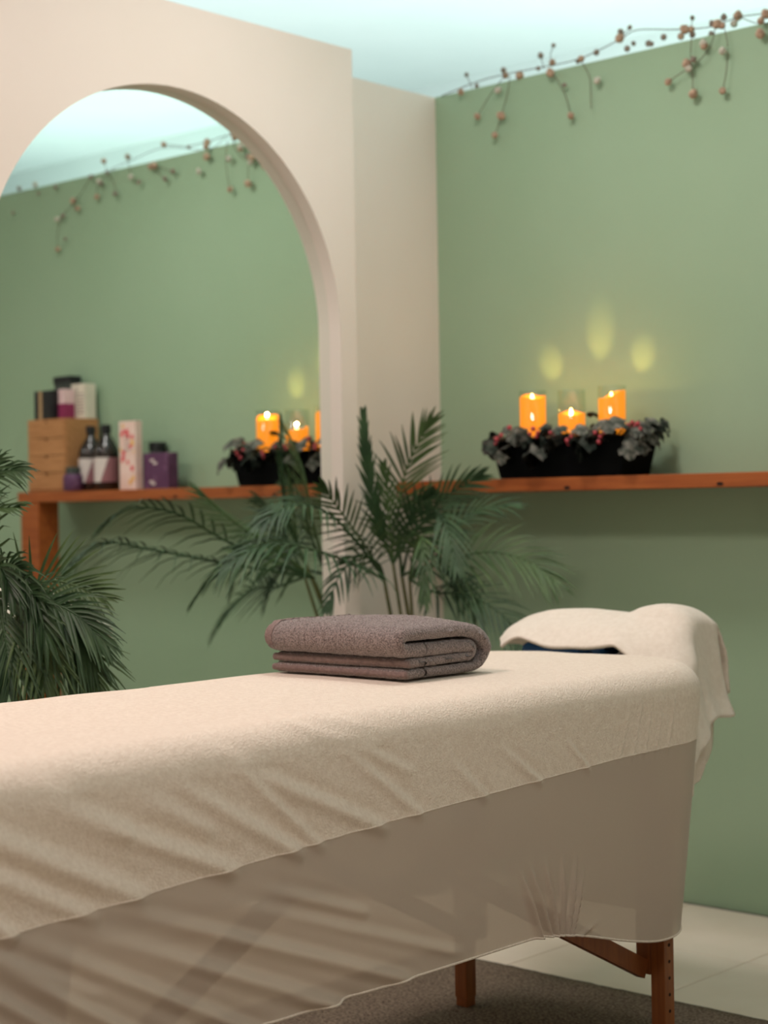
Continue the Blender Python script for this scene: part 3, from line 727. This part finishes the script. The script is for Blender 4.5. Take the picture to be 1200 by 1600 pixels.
# bottles
def bottle(cx, cy, lab):
    t = thing('pump_bottle', (cx, cy, Z), lab, 'bottle', 'dark bottles on the shelf')
    V, Fc = lathe([(.039, 0), (.0425, .004), (.0425, .125), (.041, .138), (.029, .163), (.0155, .182), (.0145, .196)], 28, (cx, cy, Z)); obj('body', V, Fc, m_amber, t, True)
    V, Fc = lathe([(.0165, .1965), (.0165, .219), (.015, .221)], 20, (cx, cy, Z)); obj('cap', V, Fc, m_tin, t)
    # wrapped label, white wedge against mauve
    for (nm, m, fa, fb) in (('label_panel', m_lab, lambda v: lerp(-2.65, -1.95, v), lambda v: -1.05+0*v), ('label_wedge', m_mauve, lambda v: -3.9+0*v, lambda v: lerp(-2.67, -1.97, v))):
        V = []; Fc = []; nu, nv = 14, 8
        for j in range(nv+1):
            v = j/nv
            for i in range(nu+1):
                a = lerp(fa(1-v), fb(1-v), i/nu); V.append((cx+.0433*math.cos(a), cy+.0433*math.sin(a), Z+.028+v*.082))
        for j in range(nv):
            for i in range(nu): Fc.append((j*(nu+1)+i, j*(nu+1)+i+1, (j+1)*(nu+1)+i+1, (j+1)*(nu+1)+i))
        obj(nm, V, Fc, m, t, True)
bottle(1.495, -.115, 'dark bottle with mauve and white label, next to the floral box')
bottle(1.597, -.100, 'dark bottle with mauve and white label, next to the drawer chest')
t = carton('floral_box', 1.318, 1.402, -.135, -.106, Z, 1.322, m_flor, 'tall pale pink carton with red and yellow floral print on the shelf')
random.seed(3)
for k in range(26):
    m = random.choice([m_redp, m_redp, m_yelp, m_lab]); r = random.uniform(.005, .012)
    u = random.choice([random.uniform(.0, .25), random.uniform(.75, 1), random.uniform(0, 1)]); v = random.uniform(.35, .97) if k < 22 else random.uniform(.05, .3)
    x = lerp(1.318+r, 1.402-r, u); z = lerp(Z+r, 1.322-r, v)
    pts = [(x+r*(1+.25*math.sin(5*a+k))*.8*math.cos(a), -.1353-.00002*k, z+r*(1+.25*math.sin(5*a+k))*.8*math.sin(a)) for a in [2*math.pi*i/14 for i in range(14)]]
    n = 14; obj('printed_flower', pts+[(p[0], -.1348, p[2]) for p in pts], [tuple(range(n)), tuple(range(2*n-1, n-1, -1))]+[(i, i+n, (i+1) % n+n, (i+1) % n) for i in range(n)], m, t)
for k in range(4): boxo('printed_line', (1.350, -.1356, 1.225+.014*k), (1.372, -.135, 1.229+.014*k), m_print, t)
t = carton('purple_box', 1.190, 1.316, -.105, -.062, Z, 1.214, m_purple, 'large purple carton on the shelf right of the floral box')
for (x, z) in ((1.27, 1.19), (1.255, 1.18), (1.275, 1.12), (1.265, 1.113)): boxo('printed_mark', (x-.010, -.1056, z-.004), (x+.010, -.105, z+.004), m_lab, t)
t = thing('black_jar', (1.325, -.032, Z), 'black-lidded jar rising behind the purple carton', 'jar')
V, Fc = lathe([(.026, 0), (.028, .004), (.028, .122), (.025, .128)], 24, (1.325, -.034, Z)); obj('body', V, Fc, m_charc, t, True)
V, Fc = lathe([(.029, .1285), (.029, .155), (.028, .157)], 24, (1.325, -.034, Z)); obj('lid', V, Fc, m_tin, t)
t = thing('purple_jar', (1.615, -.165, Z), 'small purple jar with a dark lid in front of the drawer chest', 'jar')
V, Fc = lathe([(.030, 0), (.034, .004), (.034, .046), (.029, .058)], 28, (1.617, -.163, Z)); 
obj('body', V, Fc, m_purple, t, True)
V, Fc = lathe([(.024, .0585), (.024, .080), (.022, .082)], 24, (1.617, -.163, Z)); obj('lid', V, Fc, m_charc, t)

# ------------------------------------------------------------------ palms
def frond(name, pts, L, nl, m, parent, up=Vector((0, 0, 1)), droop=.35, ang=.75, wid=.011, twist=0.):
    """feather palm frond: rachis through pts, slender folded leaflets on both sides"""
    C_ = catmull(pts, 10); K = len(C_); V = []; Fc = []
    tube(C_, lambda t: .0042*(1-t*.8)+.0006, 5, V, Fc)
    for s in (-1, 1):
        for k in range(nl):
            t = lerp(.22, .995, k/(nl-1)); f_ = t*(K-1); i = min(int(f_), K-2); q = C_[i].lerp(C_[i+1], f_-i)
            d = (C_[min(i+2, K-1)]-C_[max(i-1, 0)]).normalized()
            sd = d.cross(up); 
            if sd.length < .05: sd = d.cross(Vector((1, 0, 0)))
            sd.normalize(); nn = sd.cross(d).normalized()
            if twist: rot = Matrix.Rotation(twist, 3, d); sd = rot @ sd; nn = rot @ nn
            ln = L*(math.sin(math.pi*lerp(.16, .93, t))**.7)*random.uniform(.86, 1.08)
            aa = lerp(ang+.35, .22, t)+random.uniform(-.09, .09)
            dr = (d*math.cos(aa)+sd*s*math.sin(aa)+nn*random.uniform(.05, .28)).normalized()
            wv = dr.cross(nn).normalized(); b0 = len(V); S = 5
            for j in range(S+1):
                u = j/S; c = q+dr*(ln*u)+Vector((0, 0, -droop*ln*u*u*random.uniform(.85, 1.15)))
                hwid = wid*.5*math.sin(math.pi*lerp(.12, 1, u)**.8)+.0004
                V += [c-wv*hwid+nn*hwid*.5, c, c+wv*hwid+nn*hwid*.5]
            for j in range(S):
                a = b0+j*3; Fc.append((a, a+1, a+4, a+3)); Fc.append((a+1, a+2, a+5, a+4))
    return obj(name, V, Fc, m, parent, True)
def palm(loc, lab, pot_r, pot_h, stems, fronds, L, nl, group=None, wid=.011):
    t = thing('potted_palm', loc, lab, 'plant', 'palms')
    x, y, z = loc
    V, Fc = lathe([(pot_r*.72, 0), (pot_r*.76, .006), (pot_r, pot_h-.02), (pot_r*1.05, pot_h-.018), (pot_r*1.05, pot_h), (pot_r*.93, pot_h), (pot_r*.90, pot_h-.03)], 32, (x, y, .0005)); obj('pot', V, Fc, m_pot, t, True)
    V, Fc = lathe([(pot_r*.88, pot_h-.05), (pot_r*.88, pot_h-.032), (.01, pot_h-.026)], 24, (x, y, .0005)); obj('soil', V, Fc, m_soil, t, True)
    for (pts, r) in stems:
        V, Fc = tube(catmull(pts, 8), lambda u, r=r: r*(1-.45*u), 7); obj('stem', V, Fc, m_stem, t, True)
    for f_ in fronds:
        pts, LL, n, m = f_[:4]; kw = f_[4] if len(f_) > 4 else {}
        frond('frond', pts, LL, n, m, t, wid=kw.pop('wid', wid), **kw)
    return t
B = Vector((.165, -.325, 0))
def P2(lst): return [atd(*q) for q in lst]
hub = [atd(600, 905, 4.52), atd(628, 900, 4.56), atd(614, 880, 4.50), atd(640, 905, 4.50)]
stems = [([B+Vector((-.02, 0, .20)), B+Vector((-.02, -.01, .5)), hub[0]], .008), ([B+Vector((.02, .01, .20)), B+Vector((.02, .01, .5)), hub[1]], .008),
         ([B+Vector((0, .02, .20)), B+Vector((0, 0, .5)), hub[2]], .007), ([B+Vector((.03, -.01, .20)), B+Vector((.035, -.02, .5)), hub[3]], .007)]
CAMV = -FWD
fr = [
    ([hub[2], *P2([(592, 820, 4.46), (574, 730, 4.44), (568, 648, 4.44)])], 0.075, 24, m_palm2, dict(up=CAMV, droop=.02, ang=.12)),
    ([hub[1], *P2([(622, 810, 4.52), (636, 730, 4.50), (672, 660, 4.46)])], 0.150, 19, m_palm, dict(up=CAMV, droop=.12, ang=.85)),
    ([hub[0], *P2([(560, 885, 4.30), (500, 862, 4.10), (420, 850, 3.98), (352, 888, 3.90)])], 0.168, 21, m_palm2, dict(up=(UP+CAMV*.5).normalized(), droop=.55, ang=.8)),
    ([hub[0], *P2([(575, 860, 4.42), (540, 810, 4.30), (505, 762, 4.22)])], 0.137, 17, m_palm, dict(up=CAMV, droop=.10, ang=.8)),
    ([hub[0], *P2([(560, 850, 4.30), (510, 800, 4.16), (455, 790, 4.05), (410, 820, 3.98)])], 0.137, 17, m_palm2, dict(up=(UP+CAMV*.7).normalized(), droop=.4, ang=.8)),
    ([hub[1], *P2([(645, 840, 4.52), (690, 780, 4.50), (748, 745, 4.46)])], 0.137, 17, m_palm2, dict(up=CAMV, droop=.15, ang=.8)),
    ([hub[3], *P2([(680, 850, 4.46), (740, 800, 4.44), (800, 790, 4.40)])], 0.137, 16, m_palm2, dict(up=(UP+CAMV*.6).normalized(), droop=.3, ang=.8)),
    ([hub[3], *P2([(690, 880, 4.42), (760, 862, 4.36), (825, 876, 4.30), (862, 905, 4.26)])], 0.158, 19, m_palm, dict(up=(UP*.6+CAMV).normalized(), droop=.3, ang=.8)),
    ([hub[3], *P2([(680, 925, 4.42), (735, 930, 4.36), (790, 965, 4.30), (815, 1005, 4.26)])], 0.137, 17, m_palm2, dict(up=(UP*.6+CAMV).normalized(), droop=.3, ang=.75)),
    ([hub[3], *P2([(650, 850, 4.42), (660, 840, 4.36), (664, 880, 4.32), (662, 935, 4.30)])], 0.095, 14, m_palm, dict(up=CAMV, droop=.25, ang=.5)),
    ([hub[2], *P2([(640, 840, 4.44), (680, 800, 4.40), (700, 830, 4.34), (712, 880, 4.30)])], 0.126, 16, m_palm2, dict(up=CAMV, droop=.3, ang=.8)),
    ([hub[0], *P2([(590, 880, 4.42), (560, 870, 4.34), (530, 900, 4.26), (512, 948, 4.2)])], 0.095, 13, m_palm2, dict(up=CAMV, droop=.3, ang=.7)),
    ([hub[2], *P2([(612, 850, 4.48), (606, 790, 4.47), (600, 730, 4.46)])], 0.084, 13, m_palm, dict(up=CAMV, droop=.1, ang=.5)),
    ([hub[1], *P2([(650, 890, 4.48), (690, 880, 4.46), (720, 905, 4.42), (740, 950, 4.4)])], 0.116, 14, m_palm2, dict(up=CAMV, droop=.3, ang=.8)),
    ([hub[2], *P2([(625, 850, 4.46), (645, 800, 4.42), (672, 770, 4.38)])], 0.116, 14, m_palm2, dict(up=CAMV, droop=.2, ang=.8)),
]
palm((B.x, B.y, .0), 'slender green palm growing in the corner between mirror wall and shelf', .11, .24, stems, fr, .13, 28, wid=.0075)

B = Vector((.46, -1.83, 0))
def P3(lst): return [atd(*q) for q in lst]
dB = (B-CAM).dot(FWD)
hub = [atd(0, 1000, dB), atd(-30, 1010, dB+.04), atd(20, 1015, dB-.04)]
stems = [([B+Vector((0, 0, .24)), B+Vector((0, 0, .5)), hub[0]], .010), ([B+Vector((-.03, 0, .24)), B+Vector((-.03, 0, .5)), hub[1]], .010), ([B+Vector((.03, .02, .24)), B+Vector((.02, .02, .5)), hub[2]], .010)]
fr = [
    ([hub[1], *P3([(-55, 860, dB), (-50, 780, dB-.02), (-10, 722, dB-.03)])], .120, 18, m_palm2, dict(up=CAMV, droop=.25, ang=.6)),
    ([hub[1], *P3([(-60, 850, dB), (-55, 790, dB), (-15, 742, dB-.02), (30, 735, dB-.04)])], .115, 18, m_palm2, dict(up=(UP*.5+CAMV).normalized(), droop=.35, ang=.8)),
    ([hub[1], *P3([(-60, 880, dB), (-50, 830, dB), (-15, 800, dB-.03), (28, 792, dB-.05)])], .095, 15, m_palm, dict(up=(UP+CAMV*.7).normalized(), droop=.25, ang=.6)),
    ([hub[0], *P3([(40, 925, dB-.02), (80, 908, dB-.04), (120, 916, dB-.06), (158, 934, dB-.08)])], .125, 17, m_palm, dict(up=(UP*.3+CAMV).normalized(), droop=.08, ang=1.0)),
    ([hub[2], *P3([(50, 965, dB-.05), (90, 985, dB-.08), (125, 1025, dB-.10), (142, 1065, dB-.12)])], .135, 24, m_palm, dict(up=(UP*.5+CAMV).normalized(), droop=.35, ang=.8)),
    ([hub[2], *P3([(40, 940, dB-.06), (80, 955, dB-.09), (118, 985, dB-.11), (146, 1030, dB-.12)])], .125, 24, m_palm2, dict(up=(UP*.5+CAMV).normalized(), droop=.4, ang=.8)),
    ([hub[2], *P3([(30, 950, dB-.08), (50, 975, dB-.12), (66, 1020, dB-.14), (70, 1062, dB-.15)])], .120, 24, m_palm, dict(up=CAMV, droop=.4, ang=.7)),
    ([hub[0], *P3([(0, 940, dB-.08), (5, 975, dB-.12), (12, 1025, dB-.14), (14, 1070, dB-.15)])], .120, 24, m_palm2, dict(up=CAMV, droop=.4, ang=.7)),
    ([hub[0], *P3([(-30, 950, dB), (-60, 900, dB-.02), (-110, 890, dB-.02), (-160, 930, dB-.02)])], .158, 20, m_palm, dict(up=CAMV, droop=.35, ang=.8)),
    ([hub[0], *P3([(-15, 925, dB-.05), (5, 888, dB-.1), (30, 890, dB-.14), (58, 930, dB-.17)])], .115, 22, m_palm2, dict(up=CAMV, droop=.35, ang=.8)),
    ([hub[1], *P3([(-30, 935, dB-.05), (-20, 895, dB-.1), (0, 885, dB-.14), (20, 925, dB-.17)])], .115, 22, m_palm2, dict(up=CAMV, droop=.35, ang=.8)),
    ([hub[0], *P3([(5, 940, dB-.1), (30, 930, dB-.14), (55, 950, dB-.17), (75, 1000, dB-.18)])], .11, 22, m_palm2, dict(up=CAMV, droop=.35, ang=.8)),
    ([hub[2], *P3([(40, 950, dB-.10), (85, 945, dB-.13), (125, 965, dB-.15), (160, 1000, dB-.16)])], .11, 24, m_palm2, dict(up=(UP*.6+CAMV).normalized(), droop=.3, ang=.8)),
    ([hub[1], *P3([(-40, 880, dB), (-50, 790, dB), (-90, 700, dB)])], .158, 17, m_palm, dict(up=CAMV, droop=.3, ang=.7)),
]
palm((B.x, B.y, .0), 'bushy dark green palm in front of the mirror at the left edge', .13, .30, stems, fr, .15, 30, wid=.0065)

# ------------------------------------------------------------------ bud garland on top of the green wall
gl = thing('bud_garland', (1.0, -.02, H), 'garland of dried seed pods on thin twigs along the top of the green wall', 'garland')
def podmesh(r, m):
    V, Fc = lathe([(.0006, -1.05*r), (r*.55, -.85*r), (r*.95, -.3*r), (r, .15*r), (r*.8, .6*r), (r*.45, .88*r), (r*.5, 1.05*r), (r*.2, 1.0*r)], 10)
    me = bpy.data.meshes.new('pod'); me.from_pydata([tuple(v) for v in V], [], Fc); me.polygons.foreach_set('use_smooth', [True]*len(me.polygons)); me.materials.append(m); return me
pods = [podmesh(.0095, m_pod), podmesh(.0085, m_podg), podmesh(.0100, m_podw), podmesh(.0122, m_pod), podmesh(.0065, m_podg)]
def pod(q, k):
    o = bpy.data.objects.new('pod', pods[k]); COL.objects.link(o); o.parent = gl; o.location = q-gl.location
    o.rotation_euler = (random.uniform(-1, 1), random.uniform(-1, 1), 0)
def gd(px, py, y=-.022): return at(px, py, 1, y)
def gr(px, py, y=-.022): q = at(px, py, 1, y); return Vector((2*XM-q.x, q.y, q.z-.006))
random.seed(11)
GD = [(720, 144, 0), (729, 117, 4), (746, 182, 0), (745, 134, 4), (773, 211, 0), (778, 141, 2), (783, 181, 3), (787, 110, 1), (790, 118, 0), (812, 118, 3), (841, 107, 4), (845, 87, 1), (863, 98, 0), (860, 114, 3), (865, 71, 4), (892, 181, 0), (908, 92, 0), (903, 96, 4), (932, 82, 1), (968, 60, 3), (970, 50, 1), (984, 43, 4), (980, 76, 1), (990, 68, 4), (1037, 58, 1), (1013, 68, 1), (1018, 69, 4), (1070, 46, 3), (1080, 46, 0), (1082, 28, 4), (1064, 57, 0), (1099, 68, 2), (1100, 72, 0), (1120, 38, 3), (1128, 40, 0), (1113, 37, 1), (1131, 27, 1), (1153, 25, 3), (1147, 37, 2), (1129, 80, 2), (1129, 142, 0), (1083, 147, 3), (1044, 128, 0), (1073, 100, 3), (1076, 107, 2), (1083, 93, 1), (1197, 22, 3), (1112, 54, 1), (933, 126, 2), (882, 133, 4), (1082, 54, 1)]
for (px, py, k) in GD: pod(gd(px, py, -.022 if py > 152-.2263*(px-683) else random.uniform(-.02, .02)), k)
GR = [(114, 311, 3), (121, 323, 0), (98, 335, 1), (89, 340, 2), (102, 371, 4), (90, 387, 0), (155, 281, 2), (158, 284, 1), (151, 305, 0), (180, 300, 1), (205, 274, 2), (217, 282, 1), (162, 249, 0), (199, 242, 2), (201, 243, 1), (258, 277, 1), (241, 256, 3), (235, 258, 0), (270, 265, 1), (256, 223, 0), (295, 227, 4), (322, 227, 0), (311, 265, 2), (87, 290, 1), (142, 274, 1), (168, 268, 4), (30, 292, 1), (55, 286, 2), (323, 242, 3), (20, 330, 4), (60, 300, 4)]
for (px, py, k) in GR: pod(gr(px, py), k)
tw_ = [P for P in [
    [gd(690, 150, -.006), gd(745, 128, -.006), gd(790, 116, -.006), gd(841, 106, -.006), gd(905, 92, -.006), gd(968, 62, -.006), gd(995, 47, -.006), gd(1060, 46, -.006), gd(1110, 42, -.006), gd(1153, 27, -.006), gd(1200, 20, -.006), gd(1260, 6, -.006)],
    [gd(908, 95), gd(921, 120), gd(923, 150), gd(924, 170)], [gd(862, 112), gd(880, 140), gd(888, 165), gd(892, 181)], [gd(787, 120), gd(765, 150), gd(746, 182)],
    [gd(797, 118), gd(792, 150), gd(783, 181)], [gd(783, 181), gd(779, 196), gd(773, 211)], [gd(1081, 50), gd(1079, 90), gd(1082, 120), gd(1083, 147)], [gd(1118, 42), gd(1110, 72), gd(1092, 95), gd(1073, 108), gd(1044, 128)], [gd(1131, 40), gd(1137, 72), gd(1135, 110), gd(1129, 142)],
    [gd(863, 98, 0), gd(860, 86, 0), gd(865, 71, 0)], [gd(968, 60, 0), gd(985, 43, 0)], [gd(1080, 46, 0), gd(1082, 28, 0)], [gd(729, 117, 0), gd(738, 138, 0)], [gd(845, 88, 0), gd(850, 108, 0)], [gd(1153, 25, 0), gd(1180, 36, 0), gd(1200, 36, 0)],
    [gr(360, 226, .01), gr(322, 232, .01), gr(256, 228, .01), gr(200, 250, .01), gr(142, 274, .01), (gr(60, 294, .01)), gr(0, 306, .01)],
    [gr(142, 274), gr(121, 308), gr(98, 335), gr(90, 360), gr(90, 387)], [gr(180, 262), gr(155, 281), gr(151, 305)], [gr(230, 252), gr(258, 277)], [gr(168, 266), gr(178, 285), gr(180, 300)], [gr(256, 223), gr(290, 226)], [gr(199, 242), gr(205, 274)], [gr(162, 249), gr(168, 268)], [gr(241, 256), gr(270, 265)]]]
for P in tw_:
    V, Fc = tube(catmull(P, 5), .0011 if len(P) < 8 else .0014, 5); obj('twig', V, Fc, m_twig, gl, True)
